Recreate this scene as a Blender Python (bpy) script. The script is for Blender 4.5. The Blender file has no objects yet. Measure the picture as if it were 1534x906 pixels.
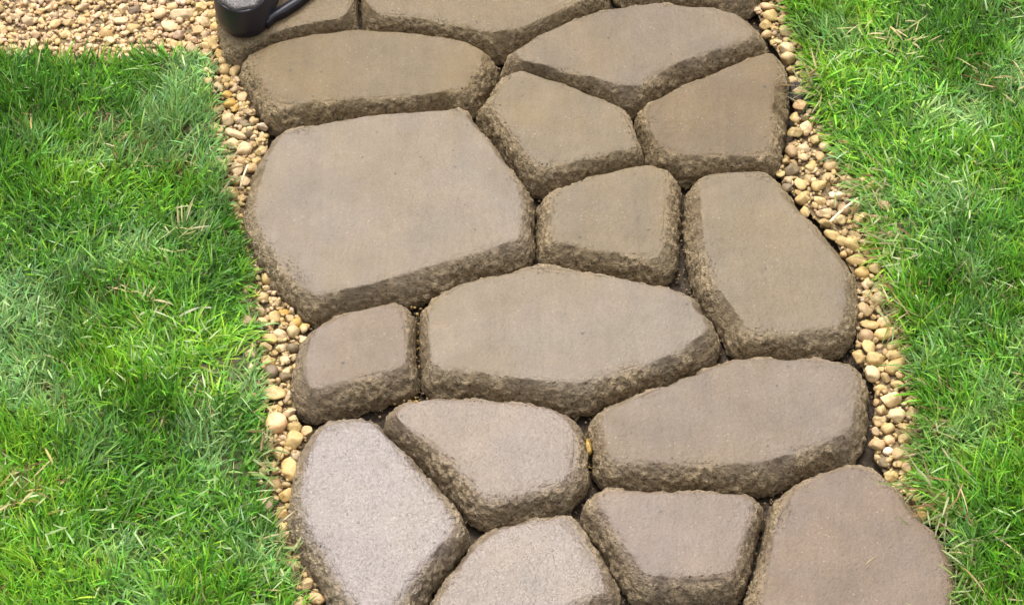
import bpy, bmesh, math, random
import numpy as np
from mathutils import Vector, Matrix

C = bpy.context.scene.collection
SC = bpy.context.scene
rng = np.random.default_rng(7)
random.seed(7)

# ------------------------------------------------------------------ camera
TH = math.radians(55.0)
F = 3400.0                       # focal length in photo pixels (photo 1534 x 906)
DIST = 2.305
CAM = np.array([0.0, -DIST*math.cos(TH), DIST*math.sin(TH)])
FWD = np.array([0.0, math.cos(TH), -math.sin(TH)])
UPV = np.array([0.0, math.sin(TH), math.cos(TH)])
RGT = np.array([1.0, 0.0, 0.0])
cam_d = bpy.data.cameras.new('camera')
cam = bpy.data.objects.new('camera', cam_d)
C.objects.link(cam)
cam.location = CAM
cam.rotation_euler = (math.radians(90) - TH, 0, 0)
cam_d.sensor_width = 36.0
cam_d.lens = 36.0*F/1534.0
cam_d.clip_start = 0.05
cam_d.clip_end = 500
SC.camera = cam

# ------------------------------------------------------------------ light (soft bright overcast)
SUN_EL, SUN_AZ = math.radians(65), math.radians(-14)     # azimuth from +Y (away from camera) towards +X
w = bpy.data.worlds.new('World')
SC.world = w
w.use_nodes = True
nt = w.node_tree
bg = nt.nodes['Background']
sky = nt.nodes.new('ShaderNodeTexSky')
sky.sky_type = 'NISHITA'
sky.sun_disc = False
sky.sun_elevation = SUN_EL
sky.sun_rotation = SUN_AZ
sky.dust_density = 6.0
sky.air_density = 1.0
hs = nt.nodes.new('ShaderNodeHueSaturation')
hs.inputs['Saturation'].default_value = 0.2
nt.links.new(sky.outputs[0], hs.inputs['Color'])
nt.links.new(hs.outputs[0], bg.inputs['Color'])
bg.inputs['Strength'].default_value = 0.15
sun_d = bpy.data.lights.new('sun', 'SUN')
sun_d.energy = 1.15
sun_d.angle = math.radians(18)
sun_d.color = (1.0, 0.95, 0.86)
sun = bpy.data.objects.new('sun', sun_d)
C.objects.link(sun)
sdir = Vector((math.sin(SUN_AZ)*math.cos(SUN_EL), math.cos(SUN_AZ)*math.cos(SUN_EL), math.sin(SUN_EL)))
sun.rotation_euler = sdir.to_track_quat('Z', 'Y').to_euler()
SC.view_settings.view_transform = 'Standard'
SC.view_settings.look = 'None'
SC.view_settings.exposure = 1.25
SC.view_settings.gamma = 1.0

# ------------------------------------------------------------------ helpers
def un(p, z=0.0):
    """photo pixel(s) -> point on the horizontal plane at height z"""
    p = np.atleast_2d(np.asarray(p, float))
    d = F*FWD[None] + (p[:, :1]-767.0)*RGT[None] + (453.0-p[:, 1:2])*UPV[None]
    t = (z - CAM[2])/d[:, 2]
    return CAM[None] + d*t[:, None]

def px_of(P):
    v = P - CAM
    zz = v@FWD
    return np.stack([767+F*(v@RGT)/zz, 453-F*(v@UPV)/zz], 1)

def _hash(i, j, k, s):
    with np.errstate(over='ignore'):
        h = (i*374761393 + j*668265263 + k*2147483647 + s*1274126177) & 0xffffffff
        h = ((h ^ (h >> 13))*1274126177) & 0xffffffff
        h = h ^ (h >> 16)
    return (h & 0xffff)/65535.0

def vnoise(P, scale, seed=0):
    """value noise in [-1, 1]"""
    Q = np.asarray(P, float)*scale
    if Q.shape[1] == 2: Q = np.concatenate([Q, np.zeros((len(Q), 1))], 1)
    I = np.floor(Q).astype(np.int64); f = Q-I
    f = f*f*(3-2*f)
    r = 0
    for a in (0, 1):
        for b in (0, 1):
            for c in (0, 1):
                ww = (f[:, 0] if a else 1-f[:, 0])*(f[:, 1] if b else 1-f[:, 1])*(f[:, 2] if c else 1-f[:, 2])
                r = r + ww*_hash(I[:, 0]+a, I[:, 1]+b, I[:, 2]+c, seed)
    return r*2-1

def fbm(P, scale, seed=0, o=3):
    r = 0; a = 1; t = 0
    for k in range(o):
        r = r + a*vnoise(P, scale*2**k, seed+k*17); t += a; a *= .5
    return r/t

def mesh_np(name, V, Fc, smooth=True, cols=None, attrs=None):
    """V (n,3); Fc list of int arrays, each (m,k)"""
    me = bpy.data.meshes.new(name)
    me.vertices.add(len(V)); me.vertices.foreach_set('co', np.asarray(V, np.float32).ravel())
    Fc = [np.asarray(f, np.int32) for f in Fc if len(f)]
    nl = sum(f.size for f in Fc); nf = sum(len(f) for f in Fc)
    me.loops.add(nl); me.polygons.add(nf)
    me.loops.foreach_set('vertex_index', np.concatenate([f.ravel() for f in Fc]))
    st = []; o = 0
    for f in Fc:
        st.append(o+np.arange(len(f))*f.shape[1]); o += f.size
    me.polygons.foreach_set('loop_start', np.concatenate(st).astype(np.int32))
    me.update(calc_edges=True)
    me.validate()
    me.polygons.foreach_set('use_smooth', np.full(len(me.polygons), smooth))
    if cols is not None:
        a = me.attributes.new('tint', 'FLOAT_COLOR', 'POINT')
        c4 = np.concatenate([cols, np.ones((len(cols), 1))], 1).astype(np.float32)
        a.data.foreach_set('color', c4.ravel())
    for k, v in (attrs or {}).items():
        a = me.attributes.new(k, 'FLOAT', 'POINT'); a.data.foreach_set('value', np.asarray(v, np.float32))
    return me

def link(name, me, mat=None, parent=None, loc=None):
    o = bpy.data.objects.new(name, me)
    C.objects.link(o)
    if mat is not None and me is not None and not len(me.materials): me.materials.append(mat)
    if loc is not None: o.location = loc
    if parent is not None: o.parent = parent
    return o

def tag(o, label=None, cat=None, group=None, kind=None):
    if label: o['label'] = label
    if cat: o['category'] = cat
    if group: o['group'] = group
    if kind: o['kind'] = kind
    return o

def chaikin(P, n=2, closed=True, q=.25):
    for _ in range(n):
        N = np.roll(P, -1, 0)
        P = np.stack([P*(1-q)+N*q, P*q+N*(1-q)], 1).reshape(-1, P.shape[1])
    return P

def resample(P, n):
    Q = np.concatenate([P, P[:1]]); d = np.r_[0, np.cumsum(np.linalg.norm(np.diff(Q, axis=0), axis=1))]
    s = np.linspace(0, d[-1], n, endpoint=False)
    return np.stack([np.interp(s, d, Q[:, k]) for k in range(P.shape[1])], 1)

def inside(P, poly):
    x, y = P[:, 0], P[:, 1]; r = np.zeros(len(P), bool)
    a = poly; b = np.roll(poly, -1, 0)
    for (x0, y0), (x1, y1) in zip(a[:, :2], b[:, :2]):
        if y0 == y1: continue
        c = ((y0 > y) != (y1 > y)) & (x < (x1-x0)*(y-y0)/(y1-y0)+x0)
        r ^= c
    return r

def pdist(P, Q, chunk=4000):
    """distance of each P to the nearest of Q (2-D)"""
    out = np.empty(len(P))
    for i in range(0, len(P), chunk):
        d = P[i:i+chunk, None, :2]-Q[None, :, :2]
        out[i:i+chunk] = np.sqrt((d*d).sum(2).min(1))
    return out

# ------------------------------------------------------------------ materials
def new_mat(name):
    m = bpy.data.materials.new(name); m.use_nodes = True
    t = m.node_tree
    return m, t, t.nodes['Principled BSDF'], t.nodes.new, t.links.new

def mixrgb(t, mode, fac, a, b):
    n = t.nodes.new('ShaderNodeMix'); n.data_type = 'RGBA'; n.blend_type = mode; n.clamp_result = False
    for sock, v in ((n.inputs[0], fac), (n.inputs[6], a), (n.inputs[7], b)):
        if hasattr(v, 'is_linked') or isinstance(v, bpy.types.NodeSocket): t.links.new(v, sock)
        else: sock.default_value = v
    return n.outputs[2]

def math_n(t, op, a, b=0.0, c=None):
    n = t.nodes.new('ShaderNodeMath'); n.operation = op
    for i, v in enumerate((a, b, c)):
        if v is None: continue
        if isinstance(v, bpy.types.NodeSocket): t.links.new(v, n.inputs[i])
        else: n.inputs[i].default_value = v
    return n.outputs[0]

def noise_n(t, vec, scale, detail=4, rough=.55):
    n = t.nodes.new('ShaderNodeTexNoise'); n.inputs['Scale'].default_value = scale
    n.inputs['Detail'].default_value = detail; n.inputs['Roughness'].default_value = rough
    if vec is not None: t.links.new(vec, n.inputs['Vector'])
    return n.outputs[0]

def ramp(t, fac, stops):
    n = t.nodes.new('ShaderNodeValToRGB'); e = n.color_ramp.elements
    while len(e) < len(stops): e.new(.5)
    for q, (p, c) in zip(e, stops):
        q.position = p; q.color = (*c, 1) if len(c) == 3 else c
    t.links.new(fac, n.inputs[0])
    return n.outputs[0]

def mat_stone():
    m, t, b, N, L = new_mat('cast_concrete')
    oi = N('ShaderNodeObjectInfo'); geo = N('ShaderNodeNewGeometry')
    pos = geo.outputs['Position']
    at = N('ShaderNodeAttribute'); at.attribute_name = 'side'; side = at.outputs['Fac']
    # the cement skin: broad mottling, fine grain, pale flecks of sand, small air holes with shade painted in
    big = ramp(t, noise_n(t, pos, 22, 5, .6), [(.3, (.84, .84, .83)), (.7, (1.12, 1.12, 1.11))])
    col = mixrgb(t, 'MULTIPLY', 1.0, oi.outputs['Color'], big)
    warm = ramp(t, noise_n(t, pos, 9, 3), [(.36, (1.07, .99, .82)), (.64, (1.0, .985, 1.05))])
    col = mixrgb(t, 'MULTIPLY', .8, col, warm)
    grain = ramp(t, noise_n(t, pos, 520, 3, .7), [(.3, (.8, .8, .78)), (.7, (1.2, 1.2, 1.2))])
    col = mixrgb(t, 'MULTIPLY', .95, col, grain)
    # trowel drag: faint streaks along the path
    mp = N('ShaderNodeMapping'); mp.inputs['Scale'].default_value = (1, .07, 1); L(pos, mp.inputs['Vector'])
    st = ramp(t, noise_n(t, mp.outputs[0], 160, 3, .6), [(.36, (.9, .9, .89)), (.64, (1.1, 1.09, 1.08))])
    col = mixrgb(t, 'MULTIPLY', .42, col, st)
    vo = N('ShaderNodeTexVoronoi'); vo.inputs['Scale'].default_value = 170; L(pos, vo.inputs['Vector'])
    fl = math_n(t, 'MULTIPLY', math_n(t, 'LESS_THAN', vo.outputs['Distance'], .13), math_n(t, 'GREATER_THAN', noise_n(t, pos, 45, 2), .56))
    col = mixrgb(t, 'MIX', math_n(t, 'MULTIPLY', fl, .5), col, (.26, .22, .17, 1))
    vh = N('ShaderNodeTexVoronoi'); vh.inputs['Scale'].default_value = 85; L(pos, vh.inputs['Vector'])
    sep = N('ShaderNodeSeparateColor'); L(vh.outputs['Color'], sep.inputs[0])
    hole = math_n(t, 'MULTIPLY', math_n(t, 'LESS_THAN', vh.outputs['Distance'], math_n(t, 'MULTIPLY', sep.outputs[1], .17)), math_n(t, 'GREATER_THAN', sep.outputs[0], math_n(t, 'SUBTRACT', 1.2, noise_n(t, pos, 28, 2))))
    col = mixrgb(t, 'MIX', math_n(t, 'MULTIPLY', hole, .75), col, (.045, .033, .024, 1))
    # crumbly sides: sandy olive slurry, its colour lifted to make up for shade
    scol = mixrgb(t, 'MIX', ramp(t, noise_n(t, pos, 210, 5, .75), [(.36, (0, 0, 0)), (.64, (1, 1, 1))]), (.115, .082, .041, 1), (.46, .345, .20, 1))
    col = mixrgb(t, 'MIX', math_n(t, 'MULTIPLY', side, .72), col, scol)
    # crumb holes along the broken edges, the shade inside them painted as dark colour
    cr = math_n(t, 'MULTIPLY', math_n(t, 'GREATER_THAN', noise_n(t, pos, 330, 3, .6), .615), math_n(t, 'MINIMUM', math_n(t, 'MULTIPLY', side, 8.0), 1.0))
    col = mixrgb(t, 'MIX', math_n(t, 'MULTIPLY', cr, .8), col, (.035, .024, .012, 1))
    L(col, b.inputs['Base Color'])
    # wet sheen: dry = .6, wettest about .25
    wet = math_n(t, 'SUBTRACT', .66, math_n(t, 'MULTIPLY', oi.outputs['Alpha'], .42))
    ro = math_n(t, 'ADD', wet, math_n(t, 'MULTIPLY', math_n(t, 'SUBTRACT', noise_n(t, pos, 60, 4), .5), .35))
    ro = math_n(t, 'ADD', ro, math_n(t, 'MULTIPLY', side, .12))
    L(ro, b.inputs['Roughness'])
    L(math_n(t, 'ADD', .12, math_n(t, 'MULTIPLY', oi.outputs['Alpha'], .62)), b.inputs['Specular IOR Level'])
    h1 = noise_n(t, pos, 430, 4, .65); h2 = noise_n(t, pos, 210, 3, .6)
    amp = math_n(t, 'ADD', .5, math_n(t, 'MULTIPLY', math_n(t, 'MULTIPLY', oi.outputs['Alpha'], oi.outputs['Alpha']), .40))
    amp = math_n(t, 'ADD', amp, math_n(t, 'MULTIPLY', side, 1.7))
    h = math_n(t, 'MULTIPLY', math_n(t, 'ADD', h1, math_n(t, 'MULTIPLY', h2, 1.6)), amp)
    h = math_n(t, 'SUBTRACT', h, math_n(t, 'MULTIPLY', math_n(t, 'ADD', hole, cr), 1.2))
    bu = N('ShaderNodeBump'); bu.inputs['Distance'].default_value = .0018; bu.inputs['Strength'].default_value = .9
    L(h, bu.inputs['Height']); L(bu.outputs[0], b.inputs['Normal'])
    # a film of water on the wettest stones
    a2 = math_n(t, 'MULTIPLY', oi.outputs['Alpha'], oi.outputs['Alpha'])
    L(math_n(t, 'MULTIPLY', math_n(t, 'MULTIPLY', a2, .42), math_n(t, 'SUBTRACT', 1.0, math_n(t, 'MULTIPLY', side, .8))), b.inputs['Coat Weight'])
    b.inputs['Coat IOR'].default_value = 1.38; b.inputs['Coat Roughness'].default_value = .17
    b2 = N('ShaderNodeBump'); b2.inputs['Distance'].default_value = .0013; b2.inputs['Strength'].default_value = .8
    L(math_n(t, 'ADD', h2, math_n(t, 'MULTIPLY', h1, .4)), b2.inputs['Height']); L(b2.outputs[0], b.inputs['Coat Normal'])
    return m

def mat_pebble(objcol):
    m, t, b, N, L = new_mat('pebble_stone' if objcol else 'gravel_stone')
    geo = N('ShaderNodeNewGeometry'); pos = geo.outputs['Position']
    if objcol:
        oi = N('ShaderNodeObjectInfo'); c = oi.outputs['Color']
    else:
        at = N('ShaderNodeAttribute'); at.attribute_name = 'tint'; c = at.outputs['Color']
    col = mixrgb(t, 'MULTIPLY', .9, c, ramp(t, noise_n(t, pos, 150, 5, .65), [(.28, (.66, .6, .5)), (.5, (1, 1, 1)), (.72, (1.2, 1.17, 1.1))]))
    col = mixrgb(t, 'MULTIPLY', .6, col, ramp(t, noise_n(t, pos, 900, 2), [(.3, (.75, .72, .68)), (.7, (1.2, 1.2, 1.2))]))
    L(col, b.inputs['Base Color']); b.inputs['Roughness'].default_value = .62
    bu = N('ShaderNodeBump'); bu.inputs['Distance'].default_value = .0008; bu.inputs['Strength'].default_value = .6
    L(noise_n(t, pos, 350, 4, .65), bu.inputs['Height']); L(bu.outputs[0], b.inputs['Normal'])
    return m

def mat_grass():
    m, t, b, N, L = new_mat('grass_blade')
    at = N('ShaderNodeAttribute'); at.attribute_name = 'tint'
    L(at.outputs['Color'], b.inputs['Base Color'])
    b.inputs['Roughness'].default_value = .45
    b.inputs['Specular IOR Level'].default_value = .35
    tr = N('ShaderNodeBsdfTranslucent')
    tc = mixrgb(t, 'MULTIPLY', 1.0, at.outputs['Color'], (1.35, 1.45, .6, 1)); L(tc, tr.inputs['Color'])
    mx = N('ShaderNodeMixShader'); mx.inputs[0].default_value = .32
    L(b.outputs[0], mx.inputs[1]); L(tr.outputs[0], mx.inputs[2])
    L(mx.outputs[0], t.nodes['Material Output'].inputs['Surface'])
    return m

def mat_soil(name, c0, c1, scale, dist=.003):
    m, t, b, N, L = new_mat(name)
    geo = N('ShaderNodeNewGeometry'); pos = geo.outputs['Position']
    n1 = noise_n(t, pos, scale, 6, .7)
    L(mixrgb(t, 'MIX', ramp(t, n1, [(.35, (0, 0, 0)), (.65, (1, 1, 1))]), (*c0, 1), (*c1, 1)), b.inputs['Base Color'])
    b.inputs['Roughness'].default_value = .85
    bu = N('ShaderNodeBump'); bu.inputs['Distance'].default_value = dist
    L(n1, bu.inputs['Height']); L(bu.outputs[0], b.inputs['Normal'])
    return m

def mat_plain(name, c, rough, bscale=None, bdist=.001, var=.3):
    m, t, b, N, L = new_mat(name)
    geo = N('ShaderNodeNewGeometry'); pos = geo.outputs['Position']
    n = noise_n(t, pos, bscale or 200, 5, .65)
    L(mixrgb(t, 'MULTIPLY', 1, (*c, 1), ramp(t, n, [(.3, (1-var,)*3), (.7, (1+var,)*3)])), b.inputs['Base Color'])
    b.inputs['Roughness'].default_value = rough
    bu = N('ShaderNodeBump'); bu.inputs['Distance'].default_value = bdist; bu.inputs['Strength'].default_value = .6
    L(n, bu.inputs['Height']); L(bu.outputs[0], b.inputs['Normal'])
    return m

M_STONE = mat_stone(); M_PEB = mat_pebble(True); M_GRAV = mat_pebble(False); M_GRASS = mat_grass()
M_BED = mat_soil('sandy_joint_bed', (.014, .009, .005), (.065, .042, .022), 160)
M_SAND = mat_soil('gravel_sand', (.06, .04, .02), (.23, .16, .075), 190)
M_TURF = mat_soil('turf_soil', (.025, .03, .01), (.07, .075, .022), 120)
M_EARTH = mat_soil('bare_earth', (.06, .045, .03), (.14, .10, .065), 12, .02)
M_DARKSOIL = mat_soil('dark_soil', (.012, .009, .008), (.06, .045, .04), 240)
M_PLASTIC = mat_plain('black_plastic', (.008, .007, .014), .48, 60, .0006, .25)
M_WETCEM = mat_plain('wet_cement', (.040, .032, .032), .36, 75, .007, .75)
M_STRAW = mat_plain('dry_straw', (.62, .47, .30), .6, 300)
M_AMBER = mat_plain('amber_pebble', (.25, .155, .028), .4, 250)

# ------------------------------------------------------------------ stone outlines: edge of the flat top, traced on its real plane
H = .032
def S(label, col, wet, rough, pts): return dict(label=label, col=col, wet=wet, rough=rough, pts=pts)
tan = (.102, .073, .036); mid = (.111, .084, .050); pink = (.119, .092, .063); ros = (.115, .085, .063)
STONES = [
 S('tan stone half hidden by the black mould in the far corner of the path', tan, .35, .2,
   [(352,62),(388,58),(430,41),(470,33),(512,27),(523,14),(526,-60),(470,-95),(380,-80),(338,-20)]),
 S('wide smooth tan five sided stone in front of the black mould', tan, .3, .1,
   [(374,84),(398,70),(440,57),(528,44),(615,49),(697,62),(726,78),(718,98),(694,132),(630,142),(532,147),(426,157),(412,150),(389,112)]),
 S('long tan stone cut off by the far edge, pointing its blunt corner at the path middle', tan, .35, .15,
   [(546,-20),(553,10),(566,20),(632,25),(700,38),(745,48),(780,40),(816,24),(858,4),(895,-20),(880,-80),(700,-110),(560,-80)]),
 S('dark fronted stone at the far right end, only its front face showing', ros, .3, .25,
   [(935,-42),(960,-28),(1040,-22),(1105,-14),(1122,-30),(1110,-100),(960,-110)]),
 S('wide grey brown kite shaped stone beside the round pebbles at the far right', (.106,.079,.049), .3, .35,
   [(770,78),(816,50),(859,30),(915,15),(985,5),(1064,13),(1107,23),(1131,47),(1120,56),(1097,65),(1005,98),(976,114),(948,130),(902,119),(845,104),(785,91)]),
 S('small five sided grey stone pointing towards the square stone below it', mid, .3, .25,
   [(768,110),(781,105),(842,127),(905,151),(932,166),(945,192),(953,217),(940,222),(885,233),(839,244),(806,246),(789,225),(760,187),(737,155),(742,144)]),
 S('pitted four sided stone next to the dark soil patch', (.100,.073,.043), .2, .5,
   [(970,164),(983,150),(1064,113),(1130,86),(1153,80),(1163,92),(1164,112),(1156,172),(1150,224),(1138,231),(1064,232),(1008,226),(985,213),(972,188)]),
 S('largest stone, a broad smooth grey hexagon', pink, .4, .12,
   [(423,202),(440,196),(532,176),(664,165),(688,166),(700,176),(730,212),(768,266),(779,292),(779,350),(770,360),(631,402),(565,422),(485,441),(469,437),(432,404),(394,346),(384,316),(387,283),(407,225)]),
 S('small nearly square stone in the middle of the path', mid, .3, .3,
   [(828,294),(845,283),(885,267),(945,250),(975,248),(997,257),(1000,276),(996,316),(992,372),(984,384),(965,383),(899,375),(845,365),(832,358),(828,330)]),
 S('tall grey stone with a slanting right edge along the wide gravel strip', mid, .35, .2,
   [(1050,275),(1062,263),(1100,259),(1143,258),(1160,275),(1200,324),(1239,366),(1263,397),(1267,440),(1261,478),(1245,489),(1183,497),(1125,496),(1114,482),(1076,430),(1057,366),(1050,310)]),
 S('small four sided stone at the left edge between the largest hexagon and the glossiest stone', (.110,.082,.060), .4, .35,
   [(466,506),(478,488),(520,470),(575,456),(598,460),(607,478),(608,543),(592,553),(530,567),(482,581),(464,580),(457,565),(460,530)]),
 S('wide pale hexagonal stone with faint trowel streaks in the middle of the path', pink, .4, .15,
   [(647,462),(665,444),(700,424),(799,403),(832,402),(932,419),(1005,433),(1032,450),(1060,486),(1054,500),(998,535),(889,566),(865,573),(810,569),(700,555),(658,550),(648,540),(640,490)]),
 S('long right hand stone with a curved top edge, under the tall slanting one', (.110,.083,.058), .35, .2,
   [(904,625),(918,612),(944,600),(1014,574),(1077,549),(1110,538),(1200,540),(1268,547),(1281,560),(1279,609),(1275,640),(1262,650),(1211,668),(1146,690),(1090,694),(1014,693),(932,691),(916,682),(904,645)]),
 S('pinkish four sided stone narrowing to the left beside the glossiest stone', ros, .65, .45,
   [(592,622),(606,606),(642,598),(713,600),(790,606),(832,616),(853,634),(861,655),(858,700),(836,722),(759,743),(730,745),(693,707),(646,660),(612,640)]),
 S('glossiest stone, rough and silvery with wet sheen at the near left', (.112,.087,.078), 1.0, 1.0,
   [(474,655),(490,640),(520,631),(552,632),(570,646),(614,695),(663,757),(678,785),(664,810),(627,850),(592,905),(568,928),(545,922),(518,880),(490,830),(462,785),(455,745),(461,690)]),
 S('wet pinkish stone cut by the near edge between the glossiest and the small framed one', ros, .85, .5,
   [(738,800),(755,790),(800,782),(845,779),(861,792),(905,871),(900,884),(850,906),(770,945),(690,955),(655,940),(658,905),(700,832)]),
 S('smooth four sided stone with a deep front bevel at the near edge', ros, .45, .15,
   [(896,750),(913,738),(1014,738),(1112,740),(1127,750),(1122,775),(1102,840),(1092,855),(1038,861),(980,862),(964,855),(920,787)]),
 S('large plain brown stone at the near right, dry grass lying on its edge', (.112,.082,.059), .3, .12,
   [(1189,740),(1231,713),(1275,700),(1303,707),(1337,739),(1368,772),(1399,806),(1414,836),(1418,904),(1408,975),(1300,1010),(1165,985),(1138,940),(1150,860),(1168,775)]),
]
# contours, bisector limited base offsets
for s in STONES:
    P = un(s['pts'], H)[:, :2]
    P = chaikin(P, 1, q=.13)
    per = np.linalg.norm(np.diff(np.concatenate([P, P[:1]]), axis=0), axis=1).sum()
    n = int(max(160, per/.0017)); s['n'] = n
    P = resample(P, n)
    area = .5*np.sum(P[:, 0]*np.roll(P[:, 1], -1)-np.roll(P[:, 0], -1)*P[:, 1])
    if area < 0: P = P[::-1]
    for _ in range(3): P = (np.roll(P, 1, 0)+2*P+np.roll(P, -1, 0))/4
    P = P+.0006*np.stack([fbm(P, 70, 301, 3), fbm(P, 70, 302, 3)], 1)
    s['top'] = P.copy()
for a, s in enumerate(STONES):
    P = s['top']; T = np.roll(P, -4, 0)-np.roll(P, 4, 0); T /= np.linalg.norm(T, axis=1)[:, None]
    nrm = np.stack([T[:, 1], -T[:, 0]], 1); s['nrm'] = nrm
    d = np.full(len(P), .0172)
    for b_, o in enumerate(STONES):
        if a == b_: continue
        Q = o['top'][::3]
        v = Q[None]-P[:, None]; dn = (v*nrm[:, None]).sum(2); d2 = (v*v).sum(2)
        lim = np.where(dn > 1e-4, d2/(2*np.maximum(dn, 1e-5)), 1.0).min(1)-.0022
        d = np.minimum(d, lim)
    d = np.maximum(d, .004)
    for _ in range(14): d = (np.roll(d, 1)+d*2+np.roll(d, -1))/4
    s['off'] = d
    s['base'] = P+nrm*d[:, None]

# ------------------------------------------------------------------ ground, bed and lawns
gm = mesh_np('ground', [(-30, -30, -.02), (30, -30, -.02), (30, 30, -.02), (-30, 30, -.02)], [[(0, 1, 2, 3)]], False)
tag(link('ground', gm, M_EARTH), 'bare brown earth stretching beyond the garden', kind='structure')

def grid(x0, x1, y0, y1, step):
    nx, ny = int((x1-x0)/step)+1, int((y1-y0)/step)+1
    X, Y = np.meshgrid(np.linspace(x0, x1, nx), np.linspace(y0, y1, ny))
    V = np.stack([X.ravel(), Y.ravel(), np.zeros(X.size)], 1)
    i = np.arange((nx-1)*(ny-1)); r = i//(nx-1); c = i % (nx-1); k = r*nx+c
    return V, np.stack([k, k+1, k+nx+1, k+nx], 1)
V, Q = grid(-.42, .56, -.62, .62, .005)
V[:, 2] = -.013+.003*fbm(V[:, :2], 130, 3)
path = link('path', mesh_np('path', V, [Q]), M_BED)
tag(path, 'garden path of cast concrete stones with narrow sandy joints', kind='structure')

LEFT_EDGE = [(290,84),(312,90),(322,180),(330,250),(342,320),(362,375),(376,425),(380,480),(386,560),(390,640),(394,720),(408,790),(428,850),(450,906),(480,1040),(500,1180)]
RIGHT_EDGE = [(1140,-190),(1158,-90),(1178,-20),(1193,40),(1215,100),(1236,160),(1256,220),(1286,270),(1305,330),(1324,400),(1345,445),(1367,500),(1374,560),(1386,620),(1381,700),(1400,750),(1430,805),(1444,906),(1460,1040),(1480,1180)]
ZL = .008
def lawn_poly(edge, left):
    P = un(edge, ZL)[:, :2]
    if left:
        top = un([(-420, 90), (-300, 84), (0, 87), (100, 97), (200, 93)], ZL)[:, :2]
        return np.concatenate([top, P, [[-.95, P[-1, 1]]]])
    return np.concatenate([P, [[1.0, P[-1, 1]], [1.0, P[0, 1]]]])
LP = lawn_poly(LEFT_EDGE, True); RP = lawn_poly(RIGHT_EDGE, False)
def slab(name, poly, z, thick, mat, label, kind='structure'):
    bm = bmesh.new()
    vs = [bm.verts.new((x, y, z)) for x, y in poly]
    f = bm.faces.new(vs); f.normal_update()
    if f.normal.z < 0: f.normal_flip()
    r = bmesh.ops.extrude_face_region(bm, geom=[f])
    for v in [g for g in r['geom'] if isinstance(g, bmesh.types.BMVert)]: v.co.z -= thick
    bmesh.ops.recalc_face_normals(bm, faces=bm.faces)
    me = bpy.data.meshes.new(name); bm.to_mesh(me); bm.free()
    return tag(link(name, me, mat), label, kind=kind)
slab('lawn', LP, ZL, .024, M_TURF, 'lawn soil left of the path, under the grass')
slab('lawn', RP, ZL, .024, M_TURF, 'lawn soil right of the path, under the grass')

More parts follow.
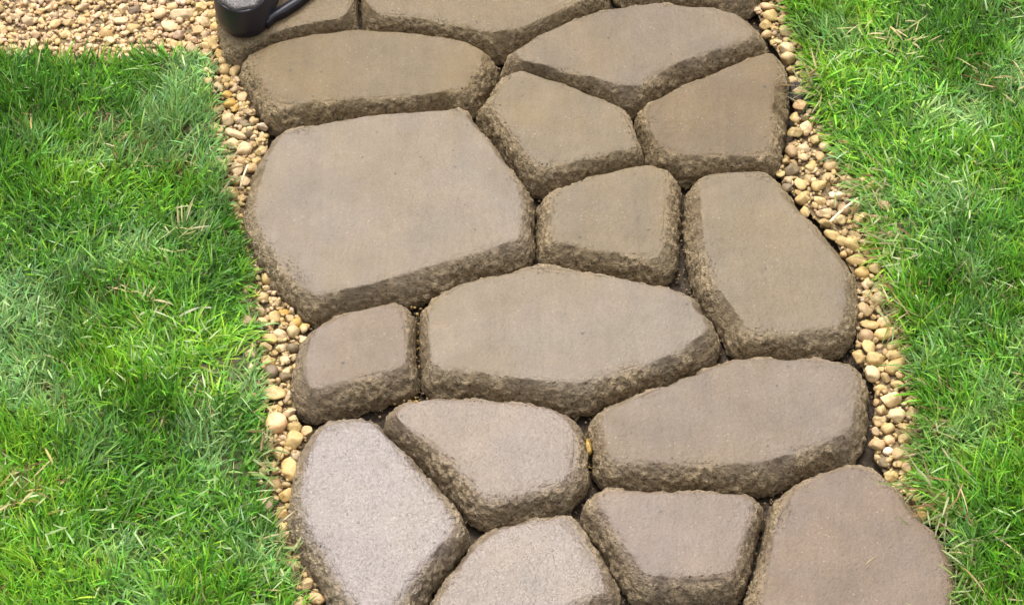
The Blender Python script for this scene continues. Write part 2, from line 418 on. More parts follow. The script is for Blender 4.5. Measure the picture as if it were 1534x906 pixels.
# ------------------------------------------------------------------ paving stones
PROF = [(0.0, 1.0), (.05, .99), (.12, .962), (.19, .925), (.26, .885), (.33, .84), (.40, .79), (.47, .735), (.54, .675), (.605, .61), (.67, .54), (.73, .465), (.785, .385), (.84, .30), (.885, .215), (.93, .13), (.967, .05), (1.0, -.08), (1.01, -.2)]
for si, s in enumerate(STONES):
    P = s['top']; n = len(P); cen = P.mean(0)
    rings = []; zs = []; sd = []
    wob = np.clip(1.3*fbm(P+si*3.1, 42, 311, 3), -.9, .9)      # the mould left some edges crisp and some slumped
    # flat top: rings from the centre outwards, then the shoulder and the sides
    fr = [.0, .08, .16, .24, .32, .4, .48, .56, .64, .71, .78, .84, .89, .925, .95, .97, .985]
    for f in fr[1:]:
        rings.append(cen+(P-cen)*f); zs.append(np.full(n, H)); sd.append(np.clip(.5*wob*(f-.88)/.12-.06, 0, .25) if f > .9 else np.zeros(n))
    for f, z in PROF:
        zf = np.interp(np.clip(f, 0, 1.01)**(1+.55*wob), [q[0] for q in PROF], [q[1] for q in PROF]) if f < .99 else np.full(n, z)
        rings.append(P+s['nrm']*(s['off']*f)[:, None]); zs.append(H*zf); sd.append(np.clip(f*(1.5+1.1*wob), 0, 1))
    V = np.concatenate([np.concatenate([r, z[:, None]], 1) for r, z in zip(rings, zs)]); sd = np.concatenate(sd)
    nr = len(rings)
    W = V.copy(); W[:, :2] += si*3.1
    nv = np.tile(s['nrm'], (nr, 1))
    # top: gentle waves, rougher on the wet stones; sides: broken crumbly concrete
    topw = 1-sd
    edge = np.concatenate([np.full(n, 0.)]*(len(fr)-1)+[np.full(n, 1.)]*len(PROF))
    fin = np.concatenate([np.full(n, np.clip((f-.86)/.1, 0, 1)) for f in fr[1:]]+[np.ones(n*len(PROF))])
    V[:, 2] += topw*(.0011*fbm(W, 16, 1, 2)+fin*(.0004+.0011*s['rough'])*fbm(W, 85, 5, 3))
    V[:, 2] += fin*topw*.0007*np.minimum(0, vnoise(W, 240, 9)+.1)*s['rough']
    r1 = fbm(W, 70, 21, 2); r2 = fbm(W, 190, 31, 3); r3 = 1-2*np.abs(vnoise(W, 150, 41)); r4 = vnoise(W, 330, 43)
    out = sd*(.0018*r1+.0025*r2+.0010*r3+.0016*r4)
    lim = np.tile(s['off'], nr)/.0165
    V[:, :2] += nv*(out*np.clip(lim, .35, 1))[:, None]
    V[:, 2] += sd*(.0024*fbm(W, 190, 51, 3)+.0011*vnoise(W, 60, 61)-.0022*np.maximum(0, vnoise(W, 290, 66)-.1))
    # wobble of the plateau edge itself
    eb = np.exp(-((np.arange(nr)-(len(fr)-1))/2.5)**2).repeat(n)
    V[:, 2] -= eb*(.0006+.0008*np.maximum(0, fbm(W, 110, 71, 2)))
    V[:, :2] -= nv*(eb*.0011*fbm(W, 90, 81, 2))[:, None]
    V = np.concatenate([V, [[cen[0], cen[1], H+.0003]]]); sd = np.r_[sd, 0]
    i = np.arange(n); j = (i+1) % n
    F4 = np.concatenate([np.stack([k*n+i, (k+1)*n+i, (k+1)*n+j, k*n+j], 1) for k in range(nr-1)])
    F3 = np.stack([np.full(n, nr*n), i, j], 1)
    V[:, :2] -= cen
    o = link('paving_stone', mesh_np('paving_stone', V, [F4, F3], True, attrs={'side': sd}), M_STONE, path, (cen[0], cen[1], 0))
    o.color = (*s['col'], s['wet'])
    tag(o, s['label'])

ALLB = np.concatenate([s['base'][::2] for s in STONES])
def in_stone(P, grow=0.0):
    r = np.zeros(len(P), bool)
    for s in STONES: r |= inside(P, s['base'])
    if grow > 0: r |= pdist(P, ALLB) < grow
    return r

# ------------------------------------------------------------------ gravel
PEB_MESH = []
def pebble_verts(seed, sub, angular):
    bm = bmesh.new(); bmesh.ops.create_icosphere(bm, subdivisions=sub, radius=1)
    V = np.array([v.co[:] for v in bm.verts]); Fc = np.array([[v.index for v in f.verts] for f in bm.faces]); bm.free()
    r = np.random.default_rng(seed)
    if angular:                               # chop with planes
        for _ in range(9):
            d = r.normal(size=3); d /= np.linalg.norm(d); h = r.uniform(.5, .8)
            e = V@d-h; V = V-np.maximum(e, 0)[:, None]*d*.95
    else:
        for _ in range(4):
            d = r.normal(size=3); d /= np.linalg.norm(d); h = r.uniform(.6, .85)
            e = V@d-h; V = V-np.maximum(e, 0)[:, None]*d*.7
    nn = V/np.linalg.norm(V, axis=1)[:, None]
    V = V+nn*(.10*vnoise(V+seed*7.3, 1.6, seed))[:, None]+nn*(.04*vnoise(V+seed*3.3, 4, seed))[:, None]
    V *= np.array([1.0, r.uniform(.68, .9), r.uniform(.55, .75)])
    return V, Fc
for k in range(10):
    V, Fc = pebble_verts(100+k, 3, False)
    me = mesh_np('pebble', V, [Fc]); me.materials.append(M_PEB); PEB_MESH.append(me)
ANG_MESH = []
for k in range(8):
    V, Fc = pebble_verts(200+k, 3, True)
    me = mesh_np('pebble', V, [Fc], True); me.materials.append(M_PEB); ANG_MESH.append(me)
MEDIUM = [pebble_verts(400+k, 2, True) for k in range(12)]
SMALL = [pebble_verts(300+k, 1, True) for k in range(8)]

def peb_col():
    r = random.random()
    if r < .55: c = (.37, .26, .115)
    elif r < .80: c = (.43, .315, .16)
    elif r < .90: c = (.38, .25, .10)
    elif r < .96: c = (.44, .33, .19)
    else: c = (.17, .12, .06)
    f = random.uniform(.72, 1.12)
    return np.array([c[0]*f, c[1]*f*random.uniform(.95, 1.05), c[2]*f*random.uniform(.85, 1.2)])

def gravel_stuff(name, pts, radii, cols, parent, label=None, protos=None):
    VV = []; FF = []; CC = []; o = 0
    for p, r, c in zip(pts, radii, cols):
        V, Fc = random.choice(protos or SMALL)
        e = Matrix.Rotation(random.uniform(0, 6.28), 3, 'Z') @ Matrix.Rotation(random.uniform(-.6, .6), 3, 'X')
        VV.append((V*r)@np.array(e).T+p); FF.append(Fc+o); CC.append(np.tile(c, (len(V), 1))); o += len(V)
    ob = link(name, mesh_np(name, np.concatenate(VV), [np.concatenate(FF)], True, cols=np.concatenate(CC)), M_GRAV, parent)
    return tag(ob, label, kind='stuff')

def add_pebble(parent, x, y, rx, ry=None, rz=None, ang=None, col=None, z0=0.0, angular=False):
    me = random.choice(ANG_MESH if angular else PEB_MESH)
    o = link('pebble', me, None, parent)
    o.rotation_euler = (random.uniform(-.25, .25), random.uniform(-.25, .25), random.uniform(0, 6.28) if ang is None else ang)
    ry = ry or rx*random.uniform(.8, 1.1)
    hz = rz or min(rx, ry)*1.25
    o.scale = (rx, ry*1.15, hz)
    o.location = (x, y, z0+hz*.42)
    c = peb_col() if col is None else np.array(col)
    o.color = (*c, 1)
    return o

def fill(poly_px, n, rmin, rmax, placed, z=0.0, overlap=.86, margin=.62, tries=60000, seed=1):
    poly = un(poly_px, 0)[:, :2]
    r_ = np.random.default_rng(seed)
    lo, hi = poly.min(0), poly.max(0)
    cand = r_.uniform(lo, hi, (tries, 2))
    cand = cand[inside(cand, poly)]
    cand = cand[~in_stone(cand, 0)]
    db = pdist(cand, ALLB)
    out = []
    px = [p[0] for p in placed]; py = [p[1] for p in placed]; pr = [p[2] for p in placed]
    px, py, pr = list(px), list(py), list(pr)
    A = np.zeros((len(px)+n+5, 3)); A[:len(px)] = np.array([px, py, pr]).T if px else A[:0]
    k = len(px); per = max(1, len(cand)//max(1, n))
    for i, (c, d) in enumerate(zip(cand, db)):
        t = i/len(cand)
        r = rmax*(1-t)**1.6+rmin*(1-(1-t)**1.6)
        r *= r_.uniform(.85, 1.15)
        if d < r*margin: continue
        q = A[:k]
        if k and (((q[:, 0]-c[0])**2+(q[:, 1]-c[1])**2) < ((q[:, 2]+r)*overlap)**2).any(): continue
        A[k] = (c[0], c[1], r); k += 1; out.append((c[0], c[1], r))
        if len(out) >= n: break
    return out

LG = [(296,-60),(345,-60),(345,60),(352,100),(385,180),(402,205),(400,230),(372,320),(372,370),(440,470),(460,490),(450,560),(440,630),(462,650),(445,720),(440,790),(470,870),(500,960),(470,1000),(430,880),(408,800),(385,720),(378,600),(368,470),(350,390),(330,320),(318,220),(308,120)]
RG = [(1120,-120),(1130,10),(1150,60),(1165,80),(1190,130),(1190,200),(1165,262),(1185,290),(1250,360),(1282,420),(1284,540),(1310,580),(1310,690),(1350,745),(1380,780),(1420,790),(1412,740),(1408,620),(1394,540),(1385,490),(1362,440),(1346,390),(1330,320),(1312,260),(1278,210),(1258,150),(1238,95),(1220,40),(1200,-20),(1160,-150)]
FG = [(-190,98),(0,98),(100,106),(200,102),(312,96),(330,60),(338,-60),(345,-150),(-200,-150)]

def strip(name, poly_px, label, z):
    P = un(poly_px, 0)[:, :2]
    bm = bmesh.new(); f = bm.faces.new([bm.verts.new((x, y, z)) for x, y in P]); f.normal_update()
    if f.normal.z < 0: f.normal_flip()
    bmesh.ops.triangulate(bm, faces=bm.faces)
    me = bpy.data.meshes.new(name); bm.to_mesh(me); bm.free()
    return tag(link(name, me, M_SAND), label, kind='structure')

def gravel_area(name, poly_px, label, hand, n_big, n_small, rmin, rmax, z, seed, angular=0.5, colmul=(1, 1, 1), n_mid=0):
    st = strip(name, poly_px, label, z)
    placed = []
    for h in hand:
        x, y = un([h[:2]], .006)[0, :2]
        rx, ry = h[2]/1560., (h[3] if len(h) > 3 and h[3] else h[2])/1560.
        ang = math.radians(h[4]) if len(h) > 4 and h[4] is not None else random.uniform(-.4, .4)
        add_pebble(st, x, y, rx, ry/.85, None, ang, h[5] if len(h) > 5 else None, z0=.001, angular=random.random() < .6)
        placed.append((x, y, max(rx, ry)*.9))
    got = fill(poly_px, n_big, rmin, rmax, placed, seed=seed)
    for x, y, r in got:
        add_pebble(st, x, y, r, col=peb_col()*np.array(colmul), z0=random.uniform(-.001, .004), angular=random.random() < angular)
    poly = un(poly_px, 0)[:, :2]
    r_ = np.random.default_rng(seed+50)
    c = r_.uniform(poly.min(0), poly.max(0), (n_small*8, 2)); c = c[inside(c, poly)]; c = c[~in_stone(c, 0)][:n_small]
    rad = r_.uniform(.0018, .0042, len(c))
    pts = np.concatenate([c, r_.uniform(.0, .005, (len(c), 1))], 1)
    gravel_stuff('fine_gravel', pts, rad, [peb_col()*.9*np.array(colmul) for _ in c], st)
    if n_mid:
        c = r_.uniform(poly.min(0), poly.max(0), (n_mid*8, 2)); c = c[inside(c, poly)]; c = c[~in_stone(c, 0)][:n_mid]
        pts = np.concatenate([c, r_.uniform(.001, .007, (len(c), 1))], 1)
        gravel_stuff('crushed_gravel', pts, r_.uniform(.0022, .0054, len(c)), [peb_col()*np.array(colmul) for _ in c], st, protos=MEDIUM)
    return st

AMB = (.36, .22, .045); PALE = (.46, .345, .19); BRN = (.14, .10, .05); PNK = (.42, .31, .175); YEL = (.385, .27, .11)
hand_left = [(440,660,17,15,10,YEL),(433,702,13,20,10,(.46,.31,.12)),(429,741,12,13,None,(.38,.25,.09)),(421,767,15,11,-10,(.42,.27,.10)),(418,790,12,9,None,(.42,.29,.12)),
 (411,634,20,15,10,(.58,.37,.19)),(410,588,15,18,80,YEL),(408,612,16,8,None,YEL),(428,538,11,8,-20,PALE),(455,508,8,7,None,PALE),(446,548,9,8,None,YEL),(402,540,13,12,None,YEL),
 (405,505,13,11,None,YEL),(420,500,12,9,None,PALE),(438,520,11,9,None,BRN),(428,563,12,10,None,BRN),(444,482,9,11,None,AMB),(425,466,9,8,None,AMB),(421,520,9,9,None,PNK),(395,480,11,11,None,(.52,.34,.15)),
 (400,416,9,10,None,YEL),(372,408,8,12,None,YEL),(341,178,13,14,None,PALE),(352,200,22,10,-30,PNK),(347,214,14,9,None,PALE),(366,222,13,11,None,PALE),(344,154,12,9,None,AMB),(340,140,10,7,None,AMB),
 (352,160,9,10,None,AMB),(335,103,11,12,None,YEL),(352,105,11,14,None,(.36,.25,.11)),(390,210,8,10,None,YEL),(356,252,11,13,None,PNK),(346,290,14,14,None,YEL),(362,296,9,9,None,YEL),(384,240,10,9,None,YEL),
 (318,60,11,14,None,YEL),(325,40,12,10,None,(.48,.31,.10)),(315,20,12,14,None,YEL),(345,236,9,9,None,YEL),(366,185,10,8,None,BRN),(372,198,9,8,None,BRN),(358,180,9,7,None,BRN),(330,80,9,11,None,AMB),(338,118,9,9,None,YEL)]
hand_right = [(1154,23,15,14,None,YEL),(1176,16,9,12,None,YEL),(1179,46,17,12,-35,PALE),(1179,72,15,11,-30,PALE),(1147,36,11,12,None,YEL),(1159,62,8,8,None,YEL),(1165,60,10,5,None,PALE),(1200,68,8,9,None,YEL),(1150,8,14,8,None,(.42,.27,.14)),
 (1207,190,12,14,None,(.60,.42,.24)),(1218,178,8,9,None,YEL),(1203,222,12,9,None,PNK),(1237,220,12,9,None,PALE),(1216,250,16,10,20,YEL),(1200,276,12,12,None,YEL),(1226,278,14,13,None,YEL),(1256,290,17,9,12,(.66,.48,.33)),(1203,297,13,11,None,YEL),
 (1228,299,13,8,-30,(.46,.33,.15)),(1207,315,9,11,None,YEL),(1235,318,14,9,None,PNK),(1250,232,10,9,None,YEL),(1284,389,19,10,-30,YEL),(1311,400,11,11,None,(.44,.32,.14)),(1276,366,15,10,-35,YEL),(1247,350,14,9,-30,YEL),(1262,360,13,9,-40,YEL),(1186,255,14,13,None,BRN),(1180,280,11,9,None,BRN),
 (1328,498,21,11,18,(.56,.38,.16)),(1312,537,16,14,None,YEL),(1338,531,12,9,None,YEL),(1343,547,20,13,30,YEL),(1302,519,12,12,None,YEL),(1302,485,10,16,85,YEL),(1326,481,14,12,20,(.60,.42,.22)),(1334,598,20,13,10,(.58,.42,.22)),(1306,559,13,14,None,PALE),(1343,622,14,12,None,PALE),(1330,640,11,9,None,YEL),
 (1333,658,9,8,None,(.56,.36,.19)),(1331,674,8,7,None,(.7,.55,.38)),(1335,713,12,9,None,(.42,.3,.12)),(1353,717,8,7,None,YEL),(1351,735,8,6,None,PALE),(1341,728,7,6,None,PALE),(1316,448,15,12,None,PNK),(1300,440,8,12,None,YEL),(1298,424,10,11,None,PNK),(1340,515,14,8,35,YEL),(1357,520,10,7,40,PALE),(1318,580,10,7,None,YEL),(1345,575,11,8,None,YEL),(1356,640,9,12,60,YEL),(1320,612,9,9,None,(.42,.3,.12)),(1365,560,12,8,30,(.46,.34,.2)),(1325,690,11,11,None,BRN)]
gravel_area('gravel_border', LG, 'narrow strip of tan pebbles between the left lawn and the stones', hand_left, 220, 1100, .0034, .0080, .0008, 11, angular=.85, n_mid=500)
gravel_area('gravel_border', RG, 'strip of rounded yellow pebbles between the stones and the right lawn', hand_right, 230, 1300, .0034, .0085, .0010, 12, angular=.85, n_mid=700)
gravel_area('gravel_bed', FG, 'bed of bleached crushed tan gravel beyond the left lawn', [(275,22,24,15,10,PNK),(300,30,10,16,80,PALE),(255,40,17,12,None,PALE),(180,30,15,10,None,PALE),(200,42,14,11,None,YEL),(152,22,5,16,60,PALE)], 290, 4500, .0034, .0072, .0025, 13, angular=.95, colmul=(1.14, 1.10, 1.2), n_mid=3400)

# crumbs of sand and grit down in the joints
r_ = np.random.default_rng(77)
c = r_.uniform([-.33, -.5], [.47, .5], (26000, 2)); c = c[~in_stone(c, 0)]; dd = pdist(c, ALLB); c = c[dd < .012][:2600]
gravel_stuff('joint_grit', np.concatenate([c, r_.uniform(-.012, -.004, (len(c), 1))], 1), r_.uniform(.0008, .0026, len(c)),
             [np.array([.105, .07, .036])*random.uniform(.3, 1.8) for _ in c], None, 'sandy grit lying in the joints between the path stones')

# ochre grit washed into a few joints, crumbs of earth along the cut edge of the turf
r_ = np.random.default_rng(78)
pp = np.concatenate([r_.normal((px, py), (sx, sy), (k, 2)) for px, py, sx, sy, k in
     ((882,668,6,22,40),(622,500,5,30,60),(806,322,5,14,14),(438,478,9,12,34),(1288,480,4,40,50),(352,150,8,20,36),(600,600,18,6,34))])
q = un(pp, 0)[:, :2]; q = q[~in_stone(q)]; n = len(q)
gravel_stuff('joint_grit', np.concatenate([q, r_.uniform(-.009, .002, (n, 1))], 1), r_.uniform(.0012, .0030, n),
             np.array([.26, .165, .05])*r_.uniform(.4, 1.3, (n, 1)), None, 'ochre grit washed into some joints of the path')
qs = []
for E, sgn, k in ((LEFT_EDGE, 1, 900), (RIGHT_EDGE, -1, 1300)):
    EE = un(E, 0)[:, :2]; i = r_.integers(0, len(EE)-1, k); u = r_.random((k, 1)); q = EE[i]*(1-u)+EE[i+1]*u
    q[:, 0] += sgn*r_.normal(.002, .0045, k); qs.append(q)
q = np.concatenate(qs); q = q[vnoise(q, 22, 88) > -.15]; q = q[~in_stone(q)]; n = len(q)
gravel_stuff('soil_crumbs', np.concatenate([q, r_.uniform(0, .009, (n, 1))], 1), r_.uniform(.0012, .0042, n),
             np.array([.085, .055, .028])*r_.uniform(.4, 1.6, (n, 1)), None, 'brown soil crumbs along the cut edges of both lawns')

# ------------------------------------------------------------------ grass
def blades(root, L, wd, az, lean, curl, col, seg=4, roll=None, z0=None):
    n = len(root); t = np.linspace(0, 1, seg+1)
    dx, dy = np.cos(az), np.sin(az)
    phi = lean[:, None]+curl[:, None]*t[None]
    step = (L/seg)[:, None]
    hh = np.concatenate([np.zeros((n, 1)), np.cumsum(np.sin(phi[:, :-1])*step, 1)], 1)
    vv = np.concatenate([np.zeros((n, 1)), np.cumsum(np.cos(phi[:, :-1])*step, 1)], 1)
    z0 = np.full(n, ZL-.002) if z0 is None else z0
    X = root[:, :1]+hh*dx[:, None]; Y = root[:, 1:2]+hh*dy[:, None]; Z = np.maximum(z0[:, None]+vv, .003)
    roll = np.random.default_rng(n).uniform(-.9, .9, n) if roll is None else roll
    sx, sy = -dy*np.cos(roll), dx*np.cos(roll); sz = np.sin(roll)
    wt = np.array([.75, 1.0, .92, .62, 0.0]) if seg == 4 else np.interp(t, [0, .3, .7, 1], [.8, 1, .75, 0.0])
    hw = wd[:, None]*.5*wt[None]
    A = np.stack([X-sx[:, None]*hw, Y-sy[:, None]*hw, Z-sz[:, None]*hw], 2)
    B = np.stack([X+sx[:, None]*hw, Y+sy[:, None]*hw, Z+sz[:, None]*hw], 2)
    # per blade: seg left verts, seg right verts, one tip
    V = np.concatenate([A[:, :seg], B[:, :seg], A[:, seg:]], 1)      # n, 2seg+1, 3
    m = 2*seg+1
    base = (np.arange(n)*m)[:, None]
    q = np.concatenate([np.stack([base[:, 0]+k, base[:, 0]+seg+k, base[:, 0]+seg+k+1, base[:, 0]+k+1], 1) for k in range(seg-1)])
    tr = np.stack([base[:, 0]+seg-1, base[:, 0]+2*seg-1, base[:, 0]+2*seg], 1)
    # paler sheath at the foot of the blade
    tt = np.r_[t[:seg], t[:seg], 1.0]
    foot = np.array([.15, .18, .04])
    k = (np.clip(1-tt/.3, 0, 1)*.5)[None, :, None]
    CC = col[:, None, :]*(1-k)+foot*k
    return V.reshape(-1, 3), q, tr, CC.reshape(-1, 3)

G_DARK = np.array([.045, .138, .011]); G_MID = np.array([.124, .315, .020]); G_YEL = np.array([.25, .45, .034])
G_BLUE = np.array([.23, .37, .14]); G_PALE = np.array([.36, .40, .22]); G_DRY = np.array([.46, .36, .19]); G_BRN = np.array([.14, .085, .035])
def mixc(a, b, f): return a*(1-f[:, None])+b*f[:, None]

def grow(poly, dens, seed, left, edge_pts):
    r = np.random.default_rng(seed)
    lo, hi = poly.min(0), poly.max(0)
    n = int((hi-lo).prod()*dens)
    P = r.uniform(lo, hi, (n, 2)); P = P[inside(P, poly)]
    # full density only in and near the view
    pp = px_of(np.concatenate([P, np.zeros((len(P), 1))], 1))
    vis = (pp[:, 0] > -90) & (pp[:, 0] < 1624) & (pp[:, 1] > -110) & (pp[:, 1] < 1010)
    keep = vis | (r.random(len(P)) < .22)
    P = P[keep]; vis = vis[keep]; n = len(P)
    # thin, worn spots
    thin = fbm(P, 26, seed+2, 2)
    kk = (thin < .42) | (r.random(n) < .45); P = P[kk]; vis = vis[kk]; thin = thin[kk]; n = len(P)
    cell = .0085; ij = np.floor(P/cell).astype(np.int64); best = np.full(n, 9.); tc = P.copy()
    for a in (-1, 0, 1):
        for b_ in (-1, 0, 1):
            q = ij+[a, b_]; z_ = np.zeros(n, np.int64)
            ctr = (q+np.stack([_hash(q[:, 0], q[:, 1], z_, seed+70), _hash(q[:, 0], q[:, 1], z_, seed+71)], 1))*cell
            dd_ = np.linalg.norm(ctr-P, axis=1); m_ = dd_ < best; best[m_] = dd_[m_]; tc[m_] = ctr[m_]
    rel = P-tc; P = tc+rel*.55; tw = vnoise(tc, 400, seed+72); tw2 = vnoise(tc, 330, seed+73)
    d = pdist(P, edge_pts); j = np.empty(n, int)
    for i in range(0, n, 4000):
        q = P[i:i+4000, None]-edge_pts[None]; j[i:i+4000] = (q*q).sum(2).argmin(1)
    a0 = math.radians(84 if left else 112)
    flow = a0+1.5*fbm(P, 11, seed+5, 2)+.7*fbm(P, 45, seed+8, 2)
    az = flow+1.1*tw2+r.normal(0, .6, n)
    ra = np.arctan2(rel[:, 1], rel[:, 0]); sp = r.random(n) < .45; az = np.where(sp, ra+r.normal(0, .5, n), az)
    flat = np.clip(.5+1.3*fbm(P, 14, seed+11, 2), 0, 1)           # trampled / upright patches
    lean = .12+.62*flat+np.abs(r.normal(0, .42, n))
    curl = r.uniform(-.1, 1.7, n)*(.6+.6*flat)
    L = (.012+.016*r.random(n)+.014*r.random(n)**3)*(1+.28*fbm(P, 18, seed+14, 2))
    # edge: blades hang outwards over the gravel
    e = np.clip(1-d/.035, 0, 1)
    outw = math.radians(25 if left else 205)
    pick = r.random(n) < e*(.4 if left else .75)
    az = np.where(pick, outw+r.normal(0, .7, n), az); lean = np.where(pick, lean*.7+.25, lean)
    L *= 1-e*(.30 if left else -.22)
    wd = r.uniform(.0011, .0025, n); wd[~vis] *= 1.9
    tone = fbm(P, 13, seed+20, 3); blu = fbm(P, 17, seed+26, 2)
    f = np.clip(.45+.75*tone+r.normal(0, .26, n), 0, 1)
    col = mixc(G_DARK, G_MID, np.clip(f*2, 0, 1)); col = np.where((f > .5)[:, None], mixc(G_MID, G_YEL, np.clip(f*2-1, 0, 1)), col)
    b = np.clip((blu-.10)*2.4+r.normal(0, .2, n), 0, .7); col = mixc(col, np.broadcast_to(G_BLUE, col.shape), b)
    pl = r.random(n); worn = np.clip((thin-.25)*2.5, 0, 1)
    dry = pl < .018+.22*worn; col[dry] = G_DRY*r.uniform(.6, 1.1, (dry.sum(), 1))
    pal = (pl > .972); col[pal] = mixc(col[pal], np.broadcast_to(G_PALE, (pal.sum(), 3)), r.uniform(.3, .9, pal.sum()))
    br = (pl > .45) & (pl < .45+.02+.16*worn); col[br] = G_BRN*r.uniform(.6, 1.4, (br.sum(), 1))
    lean = np.where(dry | br, lean+.5, lean)
    col = col*r.uniform(.5, 1.35, (n, 1))*(1+.34*tw)[:, None]*np.stack([r.uniform(.75, 1.25, n), np.ones(n), r.uniform(.7, 1.3, n)], 1)
    return blades(P, L, wd, az, lean, curl, col)

def clippings(poly, n, seed):
    """short pale cut ends lying flat over the turf"""
    r = np.random.default_rng(seed); lo, hi = poly.min(0), poly.max(0)
    P = r.uniform(lo, hi, (n*6, 2)); P = P[inside(P, poly)]
    m = fbm(P, 15, seed+3, 2)+.5*fbm(P, 60, seed+4, 2); P = P[m > .10][:n]; n = len(P)
    z0 = ZL+r.uniform(.006, .020, n)
    L = r.uniform(.007, .024, n); wd = r.uniform(.0009, .0021, n)
    c = mixc(np.broadcast_to(np.array([.24, .36, .13]), (n, 3)), np.broadcast_to(np.array([.42, .50, .26]), (n, 3)), r.random(n)**2.2)
    return blades(P, L, wd, r.uniform(0, 6.28, n), r.uniform(1.0, 1.75, n), r.uniform(-.7, .9, n), c, z0=z0)

def build_blades(name, sets, label):
    VV, QQ, TT, CC, o = [], [], [], [], 0
    for V, q, t, c in sets:
        VV.append(V); QQ.append(q+o); TT.append(t+o); CC.append(c); o += len(V)
    me = mesh_np(name, np.concatenate(VV), [np.concatenate(QQ), np.concatenate(TT)], True, cols=np.concatenate(CC))
    return tag(link(name, me, M_GRASS), label, kind='stuff')

def dense(P, closed=False):
    P = np.asarray(P); out = []
    for a, b in zip(P[:-1], P[1:]): out.append(a+(b-a)*np.linspace(0, 1, 12)[:, None])
    return np.concatenate(out)
LE = dense(un(LEFT_EDGE, ZL)[:, :2]); RE = dense(un(RIGHT_EDGE, ZL)[:, :2])
DENS = 205000
build_blades('grass', [grow(LP, DENS, 1, True, LE), clippings(LP, 1000, 61)], 'thick bright green grass of the left lawn')
build_blades('grass', [grow(RP, DENS, 2, False, RE), clippings(RP, 1000, 62)], 'bright green grass of the right lawn hanging over the pebbles')

def tuft(px, n, spread, az, seed, Lr, cols, lean=(.9, 1.5)):
    r = np.random.default_rng(seed); n = int(n*.75)
    P = un([px], ZL)[0, :2]+r.normal(0, 1.35, (n, 2))*np.array(spread)
    k = r.integers(0, len(cols), n); c = np.array(cols)[k]*r.uniform(.7, 1.25, (n, 1))
    return blades(P, r.uniform(*Lr, n), r.uniform(.0012, .0024, n), math.radians(az)+r.normal(0, .95, n), r.uniform(*lean, n), r.uniform(-.5, 1.1, n), c, z0=ZL+r.uniform(.0, .016, n))
DRYC = [G_DRY*.8, (.24, .22, .11), (.28, .31, .15), G_BRN*1.5, (.17, .26, .06)]
build_blades('dry_grass', [
    tuft((1412,760), 90, (.016, .020), 195, 1, (.02, .05), DRYC), tuft((1436,820), 80, (.010, .025), 230, 2, (.02, .05), DRYC),
    tuft((1440,890), 60, (.010, .02), 250, 3, (.02, .05), DRYC+[(.25, .33, .13)]),
    tuft((1342,370), 70, (.010, .020), 200, 4, (.015, .035), DRYC), tuft((1352,450), 70, (.012, .02), 190, 5, (.015, .035), DRYC),
    tuft((1310,290), 60, (.012, .012), 210, 6, (.015, .035), DRYC), tuft((1225,130), 45, (.008, .016), 195, 7, (.015, .04), DRYC),
    tuft((1400,640), 60, (.008, .02), 200, 8, (.015, .03), DRYC),
    tuft((398,690), 60, (.007, .016), 10, 9, (.012, .025), DRYC), tuft((425,830), 60, (.012, .016), 20, 10, (.012, .028), DRYC+[(.2, .28, .1)]),
    tuft((30,745), 80, (.018, .012), 20, 11, (.015, .03), [G_DRY, G_BRN, (.36, .27, .08)]), tuft((215,470), 22, (.010, .008), 60, 12, (.015, .03), [G_PALE, G_DRY]),
    tuft((240,485), 18, (.016, .006), 0, 13, (.015, .03), [G_PALE*1.2, (.5, .48, .36)], (1.3, 1.6)), tuft((190,235), 40, (.010, .01), 30, 14, (.015, .03), [G_DRY, G_BRN]),
    tuft((270,355), 30, (.010, .01), 30, 15, (.015, .03), [G_DRY, (.4, .4, .2)]),
    tuft((1320,70), 60, (.02, .01), 10, 16, (.015, .03), [G_DRY, (.3, .3, .12)]), tuft((1505,130), 50, (.01, .01), 190, 17, (.015, .03), [G_DRY, G_BRN]),
    tuft((340,270), 30, (.006, .016), 20, 18, (.012, .025), DRYC)],
    'dry straw coloured grass along the lawn edges and in worn spots')

# ------------------------------------------------------------------ loose single things
def stick(name, a, b, rad, z0, z1, mat, label, cat, bend=.003):
    A = un([a], z0)[0]; B = un([b], z1)[0]; n = 9; m = 7
    t = np.linspace(0, 1, n); ctr = A+(B-A)*t[:, None]; ctr[:, 2] += bend*np.sin(t*math.pi)
    ax = (B-A)/np.linalg.norm(B-A); u = np.cross(ax, [0, 0, 1]); u /= np.linalg.norm(u); v = np.cross(u, ax)
    rr = rad*(1-.45*t)*(1+.15*np.sin(t*23)); ph = np.linspace(0, 2*math.pi, m, endpoint=False)
    V = (ctr[:, None]+rr[:, None, None]*(np.cos(ph)[None, :, None]*u+np.sin(ph)[None, :, None]*v*.7)).reshape(-1, 3)
    org = A.copy(); V = V-org
    i = np.arange(m); j = (i+1) % m
    Q = np.concatenate([np.stack([k*m+i, k*m+j, (k+1)*m+j, (k+1)*m+i], 1) for k in range(n-1)])
    me = mesh_np(name, V, [Q, [list(range(m))[::-1]], [list(range((n-1)*m, n*m))]])
    return tag(link(name, me, mat, None, org), label, cat)
stick('dry_stalk', (1243,333), (1285,297), .0017, .014, .016, M_STRAW, 'dry straw stalk lying across the pebbles by the right lawn', 'stalk')
stick('dry_stalk', (360,282), (372,246), .0014, .012, .018, M_STRAW, 'pale dry stalk on the left pebbles beside the largest hexagon', 'stalk')

V, Fc = pebble_verts(901, 3, True)
V = V*np.array([.0045, .014, .008])
ob = link('amber_pebble', mesh_np('wedged_pebble', V, [Fc]), M_AMBER, None, un([(882, 668)], .012)[0])
tag(ob, 'amber yellow pebble wedged in the joint right of the pinkish narrowing stone', 'pebble')

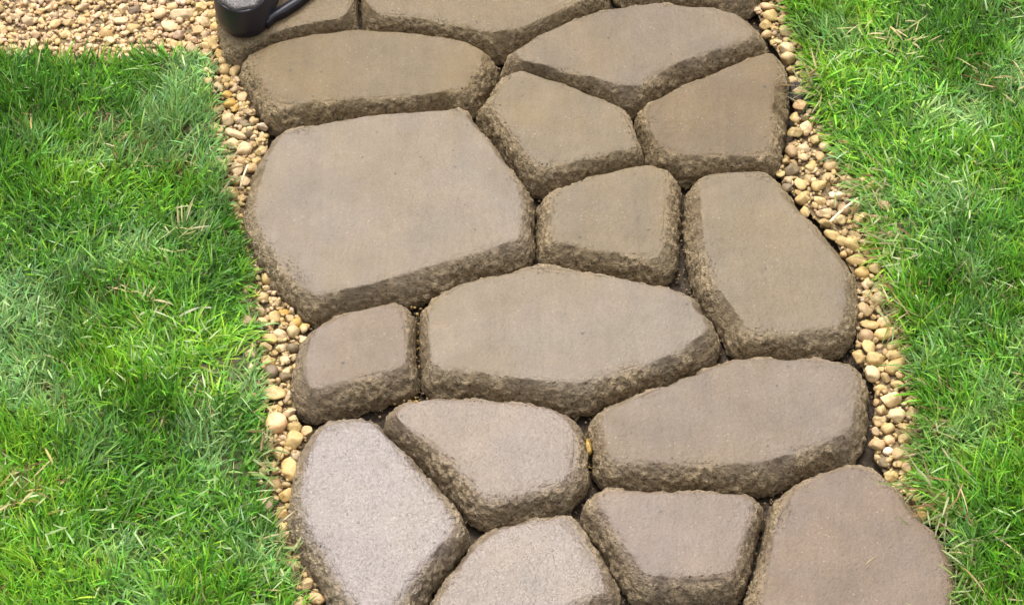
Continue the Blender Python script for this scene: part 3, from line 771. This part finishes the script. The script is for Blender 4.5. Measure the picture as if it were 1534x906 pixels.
def clump(px, r, seed, label):
    V, Fc = pebble_verts(seed, 4, False); V = V+V/np.linalg.norm(V, axis=1)[:, None]*(.22*fbm(V, 3.5, seed, 3)+.1*vnoise(V, 14, seed))[:, None]
    o = link('soil_clump', mesh_np('soil_clump', V*np.array(r), [Fc]), M_DARKSOIL, None, un([px], 0)[0]+np.array([0, 0, r[2]*.3]))
    return tag(o, label, 'soil clump')
clump((1207,140), (.016, .030, .010), 911, 'dark damp soil clump between the pitted stone and the right lawn')
clump((402,702), (.008, .018, .008), 912, 'brown soil clump between the left lawn and the large upright pebble')

# ------------------------------------------------------------------ black mould with wet cement
def loft(name, rings, mat, parent, cap_top=True, cap_bot=True, org=(0, 0, 0)):
    n = len(rings[0]); V = np.concatenate(rings)-np.array(org)
    i = np.arange(n); j = (i+1) % n
    Q = np.concatenate([np.stack([k*n+i, k*n+j, (k+1)*n+j, (k+1)*n+i], 1) for k in range(len(rings)-1)])
    Fs = [Q]
    if cap_bot: Fs.append([list(range(n))[::-1]])
    if cap_top: Fs.append([list(range((len(rings)-1)*n, len(rings)*n))])
    return link(name, mesh_np(name, V, Fs, True), mat, parent)
ZB, ZT = H+.001, H+.044
mo = un([(365, 30)], ZB)[0]
mould = link('paving_mould', None, None, None, mo)
tag(mould, 'black plastic mould with rounded end full of wet grey cement at far corner', 'mould')
lobe = chaikin(un([(330,-18),(322,14),(328,40),(345,54),(366,59),(388,54),(402,41),(410,20),(432,-30),(450,-90),(360,-110)], ZB)[:, :2], 3)
lobe = resample(lobe, 96)
if .5*np.sum(lobe[:, 0]*np.roll(lobe[:, 1], -1)-np.roll(lobe[:, 0], -1)*lobe[:, 1]) < 0: lobe = lobe[::-1]
lc = lobe.mean(0)
def ringz(f, z): return np.concatenate([lc+(lobe-lc)*f, np.full((96, 1), z)], 1)
loft('wall', [ringz(.96, ZB), ringz(1.0, ZB+.001), ringz(1.015, ZB+.012), ringz(1.01, ZT-.002), ringz(1.005, ZT-.0005), ringz(.99, ZT), ringz(.97, ZT), ringz(.955, ZT-.002), ringz(.94, ZT-.012)], M_PLASTIC, mould, False, True, mo)
# cement, heaped and smeared over the rim
rs = []
for f, z in ((1.0, ZT-.004), (1.0, ZT+.0012), (.965, ZT+.003), (.9, ZT+.004), (.8, ZT+.0045), (.66, ZT+.005), (.5, ZT+.0045), (.33, ZT+.005), (.15, ZT+.005), (.02, ZT+.005)):
    R = ringz(f*.985, z); R[:, 2] += .0018*fbm(R, 90, 5, 3)*(1 if f < .99 else .6); R[:, :2] += (R[:, :2]-lc)*(.03*fbm(R[:, :2], 120, 8, 2))[:, None]*(f > .95); rs.append(R)
loft('wet_cement', rs, M_WETCEM, mould, True, True, mo)
# the wall that runs on along the edge of the stone
arm = [(402,44),(414,33),(428,27),(448,14),(470,-4),(500,-30),(540,-62)]
A = un(arm, ZB)[:, :2]; T = np.gradient(A, axis=0); T /= np.linalg.norm(T, axis=1)[:, None]; Nn = np.stack([-T[:, 1], T[:, 0]], 1)
o1 = np.concatenate([A, (A+Nn*.010)[::-1]])
o1 = resample(o1, 60)
def az_(f, z): c = o1.mean(0); return np.concatenate([o1+0*c, np.full((60, 1), z)], 1)
loft('side_wall', [az_(1, ZB), az_(1, ZB+.009), az_(1, ZB+.010)], M_PLASTIC, mould, True, True, mo)
